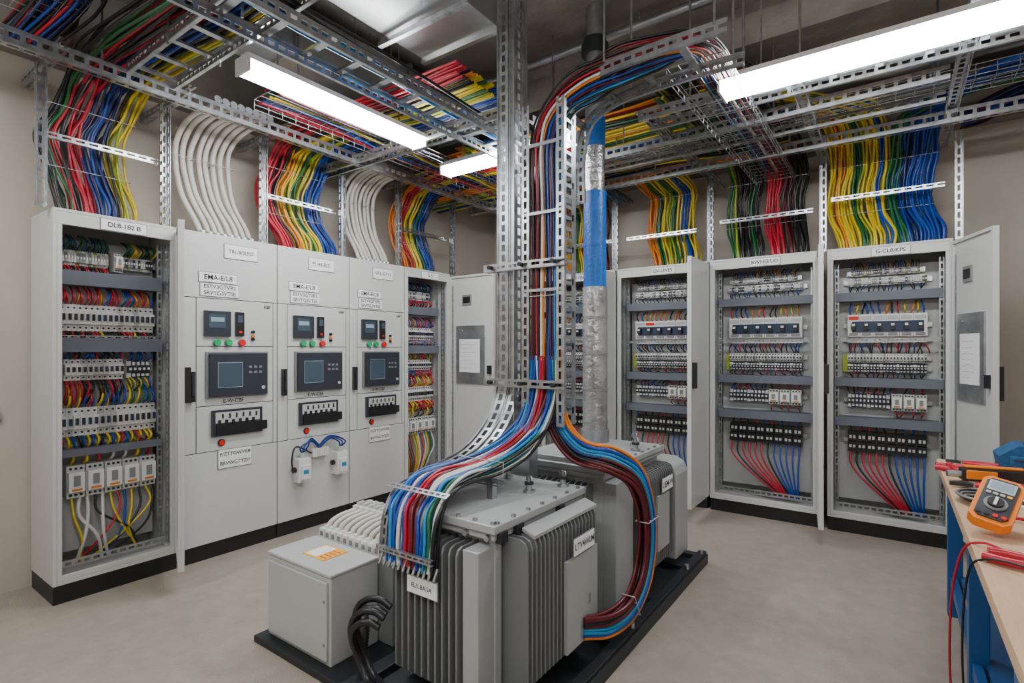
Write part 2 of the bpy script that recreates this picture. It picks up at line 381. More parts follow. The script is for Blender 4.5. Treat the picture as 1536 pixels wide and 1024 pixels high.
def closed_cab(y0,y1,sid,bottom):
    w=y1-y0-.004; E=empty('control_cabinet',ML(y0))
    mb=MB(); mb.box(0,w,.014,D,.1,H,CAB); mb.box(.004,w-.004,.002,.016,.104,H-.004,SEAM); 
    g=.005
    def pan(x0,x1,z0,z1): mb.box(x0+g/2,x1-g/2,0,.014,z0+g/2,z1-g/2,CAB)
    pan(0,w,1.68,H); pan(0,.075,.69,1.68); pan(w-.03,w,.69,1.68)
    pan(.075,w-.03,1.37,1.68); pan(.075,w-.03,.985,1.37); pan(.075,w-.03,.69,.985); pan(0,w,.1,.69)
    mb.make('enclosure',E,bevel=.0015)
    mb=MB(); mb.box(.002,w-.002,.012,D,0,.1,BLK); mb.make('plinth',E)
    mb=MB(); k=w/.62
    def B(x0,x1,ya,yb,z0,z1,m): mb.box(x0*k,x1*k,ya,yb,z0,z1,m)
    B(.12,.285,-.02,0,1.435,1.60,SLATE); B(.145,.25,-.022,-.02,1.49,1.58,SCR); B(.155,.24,-.0225,-.022,1.53,1.56,SCR2)
    B(.32,.375,-.018,0,1.44,1.60,BKP); B(.33,.365,-.02,-.018,1.53,1.58,SCR); B(.338,.358,-.022,-.018,1.46,1.475,RBTN)
    for x,m in((.20,GBTN),(.275,GBTN),(.365,RBTN)):
        mb.cyl((x*k,0,1.395),(x*k,-.006,1.395),.027,GALV,16); mb.cyl((x*k,-.006,1.395),(x*k,-.02,1.395),.021,m,16)
    for x,z,m in((.44,1.47,BKP),(.44,1.44,ORG),(.44,1.42,BKP)): mb.cyl((x*k,0,z),(x*k,-.015,z),.011,m,10)
    B(.13,.545,-.014,0,1.035,1.335,GRP); B(.145,.53,-.03,-.014,1.045,1.325,SLATE); B(.19,.36,-.032,-.03,1.10,1.27,SCR); 
    B(.195,.355,-.033,-.032,1.1,1.103,SCR2); B(.195,.197,-.033,-.032,1.1,1.27,SCR2); B(.353,.355,-.033,-.032,1.1,1.27,SCR2); B(.195,.355,-.033,-.032,1.262,1.265,SCR2)
    for i in range(3):
        for j in range(2): B(.40+.035*i,.42+.035*i,-.032,-.03,1.19+.035*j,1.205+.035*j,GRP)
    mb.cyl((.5*k,-.028,1.09),(.5*k,-.036,1.09),.012,LGP,12)
    text(E,'E-W-CBF',.31*k,-.002,1.01,.035)
    B(.165,.50,-.02,0,.785,.955,SLATE); B(.185,.48,-.022,-.02,.87,.94,LGP); B(.19,.53,-.03,-.02,.80,.86,BKP)
    for i in range(6): B(.2+.045*i,.215+.045*i,-.032,-.02,.86,.89,BKP); B(.225+.045*i,.235+.045*i,-.026,-.022,.90,.93,DARKM)
    mb.cyl((.23*k,0,.74),(.23*k,-.012,.74),.017,RBTN,12); mb.cyl((.23*k,0,.74),(.23*k,-.006,.74),.024,BKP,12)
    B(.028,.056,-.035,-.0,1.02,1.21,BKP); B(.034,.05,-.045,-.035,1.06,1.2,SLATE)
    text(E,'KBF',.545*k,-.002,1.645,.03)
    label(mb,E,.36*k,0,2.0,.22,.09,sid); label(mb,E,.21*k,0,1.815,.24,.06,'EMA-E/L8'); label(mb,E,.22*k,0,1.735,.24,.08,'ESTV3GTVRS',2)
    if bottom=='lab': label(mb,E,.32*k,0,.63,.22,.12,'F/ZTTGWVRB',2)
    if bottom=='jb':
        cb=CB()
        for x in(.17,.5):
            mb.box(x-.05,x+.05,-.075,0,.38,.55,WHP); mb.box(x-.035,x+.035,-.09,-.075,.40,.50,WHP); mb.cyl((x,-.04,.55),(x,-.04,.59),.018,LGP,12); mb.box(x-.02,x+.02,-.092,-.09,.44,.47,LBL)
            mb.cyl((x-.07,-.03,.47),(x-.05,-.03,.47),.02,BKP,10)
            for s in(0,1,2): cb.add([(x,-.04,.58),(x-.02+s*.03,-.05,.63),(.33+(x-.33)*.5,-.03,.66+s*.012),(.33,-.015,.60+.01*s)],.006,[DBL,BLUE,DBL][s])
        for i in range(7): mb.box(.26+.02*i,.275+.02*i,-.04,0,.54,.60,WHP)
        cb.add([(.10,-.03,.47),(.08,-.05,.55),(.12,-.04,.64),(.26,-.02,.57)],.006,BLK2)
        cb.make('wiring',E)
    mb.make('instruments',E)
closed_cab(1.49,2.112,'TRL/8/3LRD','lab'); closed_cab(2.112,2.732,'EL-83/8LD','jb'); closed_cab(2.732,3.332,'VRL-GT71','lab')

# ------------------------------------------------------------------ cable bundles
def bundle(name,ctrl,n,layers,r,cols,jit=.012,per=5,parent=None,wob=1,ties=(),mixp=.35):
    cb=CB(1)
    for l in range(layers):
        b=0 if layers==1 else -1+2*l/(layers-1)
        for i in range(n):
            a=-1+2*(i+.5)/n
            k=min(len(cols)-1,max(0,int((i+.5)/n*len(cols)+R(-mixp,mixp)))); c=cols[k]
            P=[]
            for j,(C,W,T) in enumerate(ctrl):
                q=jit*(0.3 if j in(0,len(ctrl)-1) else 1)
                P.append(V(C)+V(W)*a+V(T)*b+V((R(-q,q),R(-q,q),R(-q,q)))*wob)
            cb.add(P,r*R(.85,1.08),c,per)
    for j in ties:
        C,W,T=ctrl[j]; C=V(C);W=V(W)*1.04;T=V(T); T=T*(1+(r+.006)/max(.01,T.length))
        for s in range(3):
            w0=W*(-1+2*s/3); w1=W*(-1+2*(s+1)/3-.04)
            cb.add([C+w0+T,C+w1+T,C+w1-T,C+w0-T,C+w0+T],.0022,LGP,0)
    return cb.make(name,parent)
def left_bundle(yc,hw,n,layers,cols,r=.008,xe=-2.0,shift=.1,rise=2.93):
    W=(0,hw,0); T=(.032,0,0)
    c=[((-3.74,yc+shift,2.085),(0,hw*.95,0),T),((-3.75,yc+shift*.7,2.2),W,T),((-3.79,yc-.02,2.36),W,T),((-3.80,yc-.05,2.55),W,T),((-3.78,yc,2.7),W,T),
       ((-3.68,yc+.03,rise-.08),W,(.03,0,.02)),((-3.48,yc+.05,rise),W,(0,0,.03)),((-3.1,yc+.08,rise+.02),(0,hw*1.05,0),(0,0,.03))]
    if xe>-3.0: c+=[((xe*.5-1.55,yc+.1,rise),(0,hw,0),(0,0,.03)),((xe,yc+.12,rise+.02),(0,hw,0),(0,0,.03))]
    return bundle('wall_cable_bundle',c,n,layers,r,cols,.014,ties=(2,4))
left_bundle(1.09,.20,18,2,[BLK2,GRN,RED,BLK2,RED,RED,DBL,BLUE,DBL,BLK2,YEL,LIM,YEL],.0088,shift=.02)
left_bundle(2.38,.25,22,2,[RED,RED,MAR,BLK2,ORG,YEL,YEL,GRN,LIM,YEL,BLUE,BLUE,DBL,BLUE],.0088,shift=.10)
left_bundle(3.62,.22,18,2,[ORG,RED,RED,YEL,YEL,GRN,BLUE,BLUE,DBL],.0088,shift=.05)
def left_conduit(yc,hw,n):
    W=(0,hw,0);T=(.03,0,0)
    c=[((-3.74,yc+.12,2.10),W,T),((-3.75,yc+.09,2.2),W,T),((-3.78,yc+.01,2.38),W,T),((-3.78,yc-.03,2.6),W,T),((-3.74,yc-.02,2.74),W,T),((-3.62,yc+.0,2.83),W,T),((-3.42,yc+.03,2.86),W,(0,0,.02)),((-3.36,yc+.03,2.865),W,(0,0,.02))]
    o=bundle('flexible_conduit_bundle',c,n,1,.017,[CRM],.006,ties=(3,))
    mb=MB()
    for i in range(n):
        y=yc+hw*(-1+2*(i+.5)/n); mb.cyl((-3.40,y+.03,2.862),(-3.33,y+.03,2.87),.024,ZINC,10); mb.cyl((-3.735,y+.12,2.101),(-3.738,y+.12,2.14),.024,ZINC,10)
    mb.make('conduit_fittings',o)
left_conduit(1.72,.19,8); left_conduit(3.0,.18,8)
def back_bundle(xc,hw,n,layers,cols,r=.009,end='Y',shift=.1,rise=2.93,ye=3.2):
    W=(hw,0,0);T=(0,.035,0)
    c=[((xc+shift,4.83,2.085),(hw*.9,0,0),T),((xc+shift*.7,4.85,2.22),W,T),((xc-.02,4.92,2.4),W,T),((xc-.03,4.93,2.6),W,T),((xc,4.90,2.76),W,T)]
    if end=='Y': c+=[((xc,4.78,rise-.05),W,(0,.02,.02)),((xc,4.55,rise),W,(0,0,.03)),((xc-.03,4.1,rise+.02),W,(0,0,.03)),((xc-.06,ye,rise),W,(0,0,.03))]
    if end=='L': c+=[((xc-.02,4.78,rise-.08),W,(0,.02,.02)),((xc-.12,4.55,rise+.02),(hw*.9,.1,0),(0,0,.03)),((xc-.45,4.25,rise+.05),(hw*.3,hw,0),(0,0,.03)),((xc-1.1,4.12,rise+.0),(0,hw,0),(0,0,.03)),((xc-2.4,4.05,rise-.06),(0,hw,0),(0,0,.03))]
    if end=='R': c+=[((xc+.02,4.78,rise-.08),W,(0,.02,.02)),((xc+.12,4.6,rise),(hw*.8,-.05,0),(0,0,.03)),((xc+.45,4.4,rise+.03),(hw*.3,-hw,0),(0,0,.03)),((xc+1.15,4.35,rise),(0,-hw,0),(0,0,.03))]
    return bundle('wall_cable_bundle',c,n,layers,r,cols,.014,ties=(2,4))
back_bundle(-.20,.19,17,3,[YEL,ORG,YEL,YEL,GRN,LIM,YEL,YEL,BLUE,YEL],.0095,'L',.05,3.12)
back_bundle(.13,.14,12,3,[GRN,BLUE,DBL,BLUE,BLUE,BLUE],.0095,'R',.05,3.03)
back_bundle(-1.02,.13,11,2,[GRN,LIM,BLK2,BLK2,GRN,BLK2],.0095,'Y',.03)
back_bundle(-.70,.15,13,2,[RED,RED,RED,BLK2,MAR,BLK2,BLK2,BLK2],.0095,'Y',.03)
back_bundle(-1.66,.22,19,2,[ORG,ORG,GRN,YEL,LIM,GRN,YEL,BLUE,YEL],.0092,'L',.06,2.92)
back_bundle(-2.55,.24,18,2,[ORG,LIM,GRN,YEL,RED,BLK2,BLUE,RED,BLK2],.0092,'Y',.05)
def run(a,b,W,n,layers,r,cols,jit=.022,sag=.015):
    a=V(a);b=V(b);k=7
    c=[(a.lerp(b,i/k)+V((R(-.02,.02),R(-.02,.02),R(-sag,sag))),W,(0,0,.025)) for i in range(k+1)]
    bundle('overhead_cable_run',c,n,layers,r,cols,jit,mixp=2)
run((-3.05,1.75,2.90),(-3.05,5.0,2.90),(.14,0,0),11,2,.0085,[RED,BLUE,GRN,BLK2,YEL,BLK2,DBL,MAR])
run((-2.18,.7,2.83),(-2.18,5.0,2.83),(.09,0,0),6,1,.0085,[LBL,BLUE,RED,BLK2,BLK2])
run((-3.9,1.22,3.02),(-1.6,1.22,3.0),(0,.1,0),8,1,.009,[RED,BLK2,MAR,BLUE,GRN])
run((-3.6,3.45,2.97),(1.3,3.45,2.95),(0,.08,0),8,2,.0085,[GRN,YEL,ORG,RED,GRN,BLK2])
run((-3.6,4.45,2.90),(-.6,4.45,2.90),(0,.12,0),10,1,.009,[BLK2,YEL,RED,DBL,ORG])
run((.4,4.9,2.97),(1.3,4.0,2.95),(0,.12,0),9,2,.009,[DBL,MAR,BLUE,BLK2])
for (dx,cols) in ((0,[RED,BLK2,BLUE,MAR,BLK2,LBL]),(.35,[BLK2,BLUE,DBL,RED,BLK2])):
    c=[((-3.80+dx*.2,.80,3.02),(.03,.10,0),(0,0,.03)),((-3.5+dx,.84,3.08),(.0,.11,0),(0,0,.03)),((-3.1+dx,.74,3.12),(.03,.10,0),(0,0,.03)),((-2.75+dx,.45,3.14),(.08,.08,0),(0,0,.03)),((-2.6+dx,0.0,3.12),(.11,.02,0),(0,0,.03)),((-2.6+dx,-.8,3.1),(.11,0,0),(0,0,.03))]
    bundle('overhead_cable_run',c,9,2,.009,cols,.02,mixp=1.5)

# ------------------------------------------------------------------ struts & trays
ZT=2.8
mb=MB()
strut(mb,(-3.30,YF+.05,ZT),(-3.30,4.95,ZT),(0,0,1),.075,.05)
for y in(-.5,1.0,2.4,3.8): rod(mb,-3.33,y,ZT)
for y in(.82,1.40,2.02,2.68,3.28,4.0):
    strut(mb,(-3.62,y,2.1),(-3.62,y,ZT+.04),(0,1,0),.042,.04); strut(mb,(-3.98,y,ZT+.05),(-3.28,y,ZT+.05),(0,0,1),.042,.04)
strut(mb,(-3.66,.84,2.50),(-3.66,1.38,2.50),(0,0,1),.03,.02); strut(mb,(-3.66,2.02,2.46),(-3.66,2.66,2.46),(0,0,1),.03,.02); strut(mb,(-3.66,3.3,2.46),(-3.66,3.98,2.46),(0,0,1),.03,.02)
mb.make('strut_support_frame')
mb=MB()
strut(mb,(-3.6,4.26,ZT),(XR-.02,4.26,ZT),(0,0,1),.075,.05)
strut(mb,(-2.7,3.62,ZT),(.25,3.62,ZT+.02),(0,0,1),.07,.05); strut(mb,(-2.7,3.90,ZT),(.25,3.90,ZT),(0,0,1),.05,.04)
for x in(-2.6,-1.6,-.6,.2,1.2): rod(mb,x,4.28,ZT); rod(mb,min(x,.2),3.64,ZT)
for x in(-2.14,-1.26,-.425,.37):
    strut(mb,(x,4.70,2.1),(x,4.70,ZT+.04),(1,0,0),.042,.04)
for x in(-2.14,-1.26,-.425,.30): strut(mb,(x,5.05,ZT+.05),(x,3.3 if x<.2 else 2.3,ZT+.05),(1,0,0),.06,.04)
for a,b,z in((-.38,.3,2.50),(-1.2,-.5,2.44),(-2.05,-1.4,2.40),(-2.9,-2.2,2.40)): strut(mb,(a,4.74,z),(b,4.74,z),(0,0,1),.03,.02)
mb.make('strut_support_frame')
def ladder(name,pts,W,width,rail=.06,step=.2,rods=()):
    mb=MB(); W=V(W).normalized(); P=resample(pts,.05)
    for s in(-1,1):
        Q=[p+W*s*width/2 for p in P]
        mb.sweep(Q,W,-.002,.002,-rail,-rail*.65,GALV); mb.sweep(Q,W,-.002,.002,-rail*.35,0,GALV)
        for i in range(len(Q)-1):
            d=Q[i+1]-Q[i]; mb.sweep([Q[i],Q[i]+d*.35],W,-.002,.002,-rail*.65,-rail*.35,GALV)
        mb.sweep(Q,W,0,-s*.018,0,.003,GALV); mb.sweep(Q,W,0,-s*.018,-rail-.003,-rail,GALV)
    Z=resample(pts,step)
    for i in range(len(Z)-1):
        t=(Z[i+1]-Z[i]).normalized()
        mb.sweep([Z[i]-t*.018,Z[i]+t*.018],W,-width/2,width/2,-.012,0,GALV)
    for x,y,z in rods: rod(mb,x,y,z)
    return mb.make(name)
ladder('cable_ladder_tray',[V((-2.18,.5,ZT-.02)),V((-2.18,4.3,ZT-.02))],(-1,0,0),.26,rods=[(-2.31,1.2,ZT),(-2.05,1.2,ZT),(-2.31,3.4,ZT),(-2.05,3.4,ZT)])
ladder('cable_ladder_tray',[V((-3.3,1.22,ZT+.08)),V((-1.2,1.22,ZT+.08))],(0,1,0),.24,rods=[(-2.8,1.1,ZT),(-2.8,1.34,ZT)])
ladder('cable_ladder_tray',[V((-3.9,2.62,ZT+.02)),V((-1.9,2.62,ZT+.02))],(0,1,0),.10,rods=[(-2.9,2.57,ZT)])
ladder('cable_ladder_tray',[V((-1.3,3.28,ZT+.05)),V((XR-.05,3.28,ZT+.05))],(0,1,0),.2,rods=[(-.4,3.2,ZT),(.7,3.2,ZT)])
def basket(name,pts,W,width,side=.06,rods=(),step=.06,cn=7):
    mb=MB(); W=V(W).normalized(); P=resample(pts,step); r=.0025
    fr=[]
    for i,p in enumerate(P):
        t=(P[min(i+1,len(P)-1)]-P[max(i-1,0)]).normalized(); fr.append((p,t.cross(W).normalized()))
    offs=[(-width/2+width*k/(cn-1),0) for k in range(cn)]+[(s*width/2,side*q) for s in(-1,1) for q in(.5,1)]
    for a,b in offs: mb.tube([p+W*a+N*b for p,N in fr],r,GALV,5)
    for p,N in fr:
        mb.tube([p-W*width/2+N*side,p-W*width/2,p+W*width/2,p+W*width/2+N*side],r,GALV,5)
    for x,y,z in rods: rod(mb,x,y,z)
    return mb.make(name)
basket('wire_basket_tray',[V((-.78,2.62,2.76)),V((-.78,4.9,2.78))],(1,0,0),.28,rods=[(-.92,3.0,2.76),(-.64,3.0,2.76)],step=.09,cn=6)
basket('wire_basket_tray',[V((-2.98,1.7,2.86)),V((-2.98,4.9,2.86))],(1,0,0),.3,rods=[(-3.13,1.8,2.86),(-2.83,1.8,2.86)],step=.09,cn=5)
basket('wire_basket_tray',[V((-3.0,4.08,2.90)),V((1.3,4.08,2.90))],(0,1,0),.24,rods=[(-1.8,3.96,2.88),(.2,3.96,2.88)],step=.09,cn=5)
basket('wire_basket_tray',[V((-3.5,.75,3.02)),V((-2.2,.75,3.02))],(0,1,0),.3,rods=[(-2.4,.6,3.0)],step=.08,cn=5)

# ------------------------------------------------------------------ central riser
E=empty('cable_riser_column')
mb=MB(); yc=2.15
def bendpath(x,x2,z0=3.5,yend=1.64,zend=.80,y=yc):
    return cr([(x,y,z0),(x,y,2.6),(x,y,1.8),(x,y,1.28),(x,y-.02,1.12),(x*.75+x2*.25,y-.09,.98),(x*.4+x2*.6,y-.22,.875),(x2,y-.38,.825),(x2,yend,zend)],8)
for x,x2 in((-1.590,-1.65),(-1.515,-1.58)):
    P=bendpath(x,x2); slotted(mb,P,(1,0,0),.062,GALV,.05,slot=.36); 
    P2=resample(P,.03); mb.sweep(P2,(1,0,0),-.035,-.031,-.05,.012,GALV); mb.sweep(P2,(1,0,0),.031,.035,-.05,.012,GALV)
slotted(mb,[V((-1.470,yc-.03,.98)),V((-1.470,yc-.03,3.5))],(0,1,0),.10,GALV,.05)
slotted(mb,[V((-1.63,yc+.05,.8)),V((-1.63,yc+.05,3.5))],(0,1,0),.09,GALV,.05)
for x in(-1.43,-1.215):
    slotted(mb,[V((x,yc,1.0)),V((x,yc,2.5))],(0,1,0),.13,GALV,.05); slotted(mb,[V((x+(.018 if x<-1.3 else -.006),yc-.07,1.0)),V((x+(.018 if x<-1.3 else -.006),yc-.07,2.5))],(1,0,0),.042,GALV,.05)
z=1.05
while z<2.5:
    mb.box(-1.43,-1.215,yc+.03,yc+.045,z,z+.03,ZINC); z+=.15
for z in(1.62,1.98,2.3): mb.box(-1.43,-1.215,yc-.068,yc-.062,z,z+.014,ZINC)
for z in(1.75,1.19): 
    strut(mb,(-1.65,yc-.085,z),(-1.19,yc-.085,z),(0,0,1),.035,.03)
    for x in(-1.60,-1.42,-1.24): mb.cyl((x,yc-.088,z),(x,yc-.115,z),.011,DARKM,6)
mb.box(-1.63,-1.47,yc+.05,yc+.13,.06,.95,ZINC)
mb.make('slotted_uprights',E)
RC=[BLK2,MAR,BLK2,RED,BLK2,WHT,DBL,ORG,BLK2,BLUE,MAR,DBL,LBL,BLK2]
up=[((-1.32,2.12,1.3),(.085,0,0),(0,.022,0)),((-1.32,2.12,1.6),(.085,0,0),(0,.022,0)),((-1.32,2.12,2.0),(.085,0,0),(0,.022,0)),((-1.32,2.12,2.3),(.085,0,0),(0,.022,0)),
    ((-1.29,2.16,2.46),(.08,0,-.02),(0,.022,0)),((-1.20,2.26,2.60),(.055,.03,-.06),(0,.02,0)),((-1.05,2.34,2.69),(.03,.05,-.06),(0,.01,.02)),((-.92,2.41,2.74),(0,.09,-.02),(0,0,.02)),((-.78,2.52,2.78),(-.06,.06,0),(0,0,.02)),((-.74,2.72,2.80),(-.09,0,0),(0,0,.02)),((-.76,3.4,2.82),(-.09,0,0),(0,0,.02)),((-.78,4.8,2.84),(-.09,0,0),(0,0,.02))]
bundle('riser_cables_upper',up,13,2,.0066,RC,.006,parent=E,ties=(1,3))
TC=[BLUE,LBL,BLUE,DBL,WHT,BLUE,RED,RED,MAR,WHT,BLUE,LBL,GRN,WHT,BLK2]
dn=[((-1.32,2.12,1.32),(.085,0,0),(0,.022,0)),((-1.325,2.12,1.15),(.088,0,0),(0,.02,0)),((-1.345,2.07,1.02),(.09,0,0),(0,.015,.01)),((-1.39,1.95,.905),(.10,0,0),(0,0,.018)),
    ((-1.44,1.78,.85),(.12,0,0),(0,0,.015)),((-1.465,1.62,.84),(.13,0,0),(0,0,.015)),((-1.47,1.50,.82),(.135,0,0),(0,.01,.012)),((-1.465,1.42,.75),(.135,0,0),(0,.012,0)),((-1.45,1.385,.65),(.13,0,0),(0,.010,0)),((-1.44,1.37,.55),(.125,0,0),(0,.008,0))]
bundle('riser_cables_lower',dn,16,2,.0074,TC,.007,parent=E,ties=(4,))
lp=[((-1.29,2.12,1.35),(.055,0,0),(0,.01,0)),((-1.28,2.12,1.15),(.055,0,0),(0,.01,0)),((-1.25,2.12,1.0),(.05,0,.02),(0,.01,0)),((-1.16,2.15,.89),(.03,.02,.045),(0,.01,0)),((-1.03,2.21,.85),(.01,.03,.05),(.01,0,0)),
    ((-.95,2.31,.76),(0,.05,.035),(.014,0,0)),((-.93,2.385,.56),(0,.062,0),(.016,0,0)),((-.93,2.35,.34),(0,.055,-.035),(.016,0,0)),((-.94,2.22,.22),(0,.03,-.05),(.016,0,0)),((-.97,2.06,.19),(0,0,-.05),(.014,0,0)),((-1.03,1.93,.21),(0,0,-.045),(.01,0,0))]
bundle('loop_cables',lp,8,2,.0092,[MAR,MAR,BLK2,MAR,DBL,LBL,LBL,BLUE,ORG],.005,parent=E,ties=(6,8))
mb=MB()
strut(mb,(-1.60,1.345,.60),(-1.31,1.345,.60),(0,0,1),.018,.012,period=.03)
for i in range(12): mb.cyl((-1.59+.026*i,1.37,.575),(-1.59+.026*i,1.35,.535),.006,GALV,6)
P=cr([(-1.61,2.0,.85),(-1.62,1.78,.81),(-1.62,1.6,.81),(-1.62,1.48,.79),(-1.61,1.405,.70),(-1.60,1.38,.56)],8)
slotted(mb,P,(1,0,0),.03,GALV,.035); mb.sweep(P,(1,0,0),-.016,-.013,-.03,.01,GALV)
slotted(mb,[V((-1.30,1.42,.82)),V((-1.63,1.42,.82))],(0,1,.5),.025,GALV,.03)
strut(mb,(-1.64,1.74,.81),(-1.30,1.74,.81),(0,1,0),.03,.02)
mb.box(-1.60,-1.57,1.72,1.75,.736,.80,GALV); mb.box(-1.36,-1.33,1.72,1.75,.736,.80,GALV)
mb.make('cable_combs',E)
lad=[V(p) for p in cr([(-1.42,2.44,2.15),(-1.42,2.44,2.4),(-1.36,2.44,2.6),(-1.17,2.44,2.69),(-.85,2.44,2.71),(-.55,2.44,2.71)],8)]
ladder('cable_ladder_tray',lad,(0,1,0),.32,.055,.2,rods=[(-1.1,2.28,2.70),(-1.1,2.6,2.70),(-.6,2.6,2.70),(-.6,2.28,2.70)])

# ------------------------------------------------------------------ conduit pipe
mb=MB(); x,y=-1.52,3.02; z=[(.776,.85,.088,ZINC),(.85,1.74,.078,FOIL),(1.74,2.33,.071,TAPE),(2.33,2.62,.062,FOIL),(2.62,2.80,.065,TAPE),(2.80,3.2,.06,ZINC),(3.2,3.26,.085,DARKM),(3.26,3.3,.07,DARKM),(3.3,3.5,.055,ZINC)]
for a,b,r,m in z: mb.cyl((x,y,a),(x,y,b),r,m,28)
for zz in(.9,1.1,1.32,1.55,1.74,2.0,2.33): mb.cyl((x,y,zz-.006),(x,y,zz+.006),.083 if zz<1.7 else .074,ZINC if zz<1.7 else TAPE,28)
mb.make('insulated_conduit_pipe')

# ------------------------------------------------------------------ transformers
def fin_x(mb,y,x0,x1,z0,z1,t=.009):
    c=.035; mb.prism([(x0,y,z0),(x1-c,y,z0),(x1,y,z0+c),(x1,y,z1-c),(x1-c*.3,y,z1-c*.3),(x1-c,y,z1),(x0,y,z1)],(0,t,0),FIN)
def fin_y(mb,x,y0,y1,z0,z1,t=.009):
    c=.03; mb.prism([(x,y0,z0),(x,y1+c,z0),(x,y1,z0+c),(x,y1,z1-c),(x,y1+c*.3,z1-c*.3),(x,y1+c,z1),(x,y0,z1)],(t,0,0),FIN)
def bushing(mb,x,y,z,s=1):
    mb.cyl((x,y,z),(x,y,z+.012*s),.026*s,GALV,6); mb.cyl((x,y,z+.012*s),(x,y,z+.035*s),.014*s,GALV,12); mb.cyl((x,y,z+.035*s),(x,y,z+.045*s),.02*s,DARKM,12); mb.cyl((x,y,z+.045*s),(x,y,z+.07*s),.007*s,GALV,8)
    mb.tube([(x-.014*s,y,z+.05*s),(x-.01*s,y,z+.068*s),(x+.01*s,y,z+.068*s),(x+.014*s,y,z+.05*s)],.004*s,GALV,6)
E=empty('power_transformer')
mb=MB(); mb.box(-1.66,-1.115,1.455,2.13,.706,.736,TRN2); mb.box(-1.65,-1.125,1.465,2.12,.68,.703,TRN2); mb.make('lid',E,bevel=.004)
mb=MB(); mb.box(-1.60,-1.16,1.51,2.08,.06,.68,TRN2); mb.box(-1.17,-1.14,1.49,1.53,.08,.68,TRN2)
mb.box(-1.215,-1.145,1.40,1.51,.12,.655,TRN2); mb.make('tank',E,bevel=.004)
mb=MB(); x=-1.545
while x<-1.23: fin_y(mb,x,1.51,1.39,.12,.655); x+=.034
y=1.545
while y<2.08: fin_x(mb,y,-1.16,-1.04,.12,.675); y+=.029
mb.make('radiator_fins',E)
mb=MB()
mb.box(-1.04,-1.025,1.80,2.06,.16,.52,TRN2); mb.box(-1.025,-1.021,1.98,1.99,.3,.34,GRP)
mb.prism([(-1.045,1.60,.678),(-1.045,2.09,.678),(-1.10,2.09,.698),(-1.10,1.60,.698)],(0,0,-.012),TRN2)
Mx=Matrix.Translation((-1.023,1.93,.565))@Matrix.Rotation(math.pi/2,4,'Z')
mb.M=Mx; label(mb,E,0,0,0,.17,.065,'LTV4WLM',M=Mx); mb.M=None
label(mb,E,-1.39,1.382,.485,.15,.06,'EL/L.BA.5A')
for px,py in((-1.27,1.90),(-1.5,2.06),(-1.2,2.07)): bushing(mb,px,py,.736)
for i in range(7):
    mb.cyl((-1.62+.08*i,1.475,.736),(-1.62+.08*i,1.475,.745),.009,GALV,6); mb.cyl((-1.13,1.49+.098*i,.736),(-1.13,1.49+.098*i,.745),.009,GALV,6)
for y in(1.5,1.6,1.9): mb.box(-1.13,-1.105,y-.02,y+.02,.67,.71,DARKM)
mb.cyl((-1.15,1.48,.69),(-1.15,1.45,.69),.012,GALV,6); mb.cyl((-1.25,1.48,.69),(-1.25,1.45,.69),.012,GALV,6)
mb.make('fittings',E)
E=empty('power_transformer')
mb=MB(); mb.box(-1.68,-1.12,2.33,3.15,.745,.775,TRN2); mb.box(-1.67,-1.13,2.34,3.14,.72,.742,TRN2); mb.box(-1.62,-1.2,2.36,2.72,.775,.80,TRN2); mb.make('lid',E,bevel=.004)
mb=MB(); mb.box(-1.64,-1.15,2.37,3.11,.06,.72,TRN2); mb.box(-1.15,-1.08,2.37,2.58,.08,.70,TRN2); mb.make('tank',E,bevel=.004)
mb=MB(); y=2.61
while y<3.08: fin_x(mb,y,-1.15,-1.04,.14,.69); y+=.03
x=-1.62
while x<-1.2: fin_y(mb,x,2.37,2.29,.14,.69); x+=.034
mb.make('radiator_fins',E)
mb=MB()
mb.prism([(-1.04,3.13,.1),(-1.04,3.13,.60),(-1.06,3.13,.65),(-1.11,3.13,.68),(-1.45,3.13,.68),(-1.45,3.13,.1)],(0,.22,0),TRN2)
mb.make('expansion_tank',E,bevel=.01)
mb=MB()
mb.box(-1.04,-1.03,2.80,2.98,.25,.55,TRN2)
Mx=Matrix.Translation((-1.028,2.93,.60))@Matrix.Rotation(math.pi/2,4,'Z'); mb.M=Mx; label(mb,E,0,0,0,.16,.07,'UEM-W',M=Mx); mb.M=None
for px,py in((-1.35,2.5),(-1.25,3.0),(-1.5,2.62),(-1.18,2.85)): bushing(mb,px,py,.775 if py>2.72 else .80,1.1)
for i in range(9): mb.cyl((-1.135,2.36+.095*i,.775),(-1.135,2.36+.095*i,.785),.009,GALV,6)
mb.make('fittings',E)
mb=MB()
for x in(-1.70,-.98): mb.box(x-.035,x+.035,1.28,3.45,0,.06,DARKM)
for y in(1.30,1.75,2.2,2.7,3.2,3.42): mb.box(-1.665,-1.015,y-.03,y+.03,0,.055,DARKM)
mb.box(-1.665,-1.015,1.33,3.39,.0,.03,DARKM)
mb.box(-1.0,-.955,1.28,3.45,.06,.075,DARKM); 
for y in(1.5,2.3,3.1,3.38): mb.cyl((-.97,y,.075),(-.97,y,.10),.014,GALV,6)
mb.box(-2.40,-1.736,1.30,2.15,0,.03,DARKM)
mb.make('transformer_skid',bevel=.003)
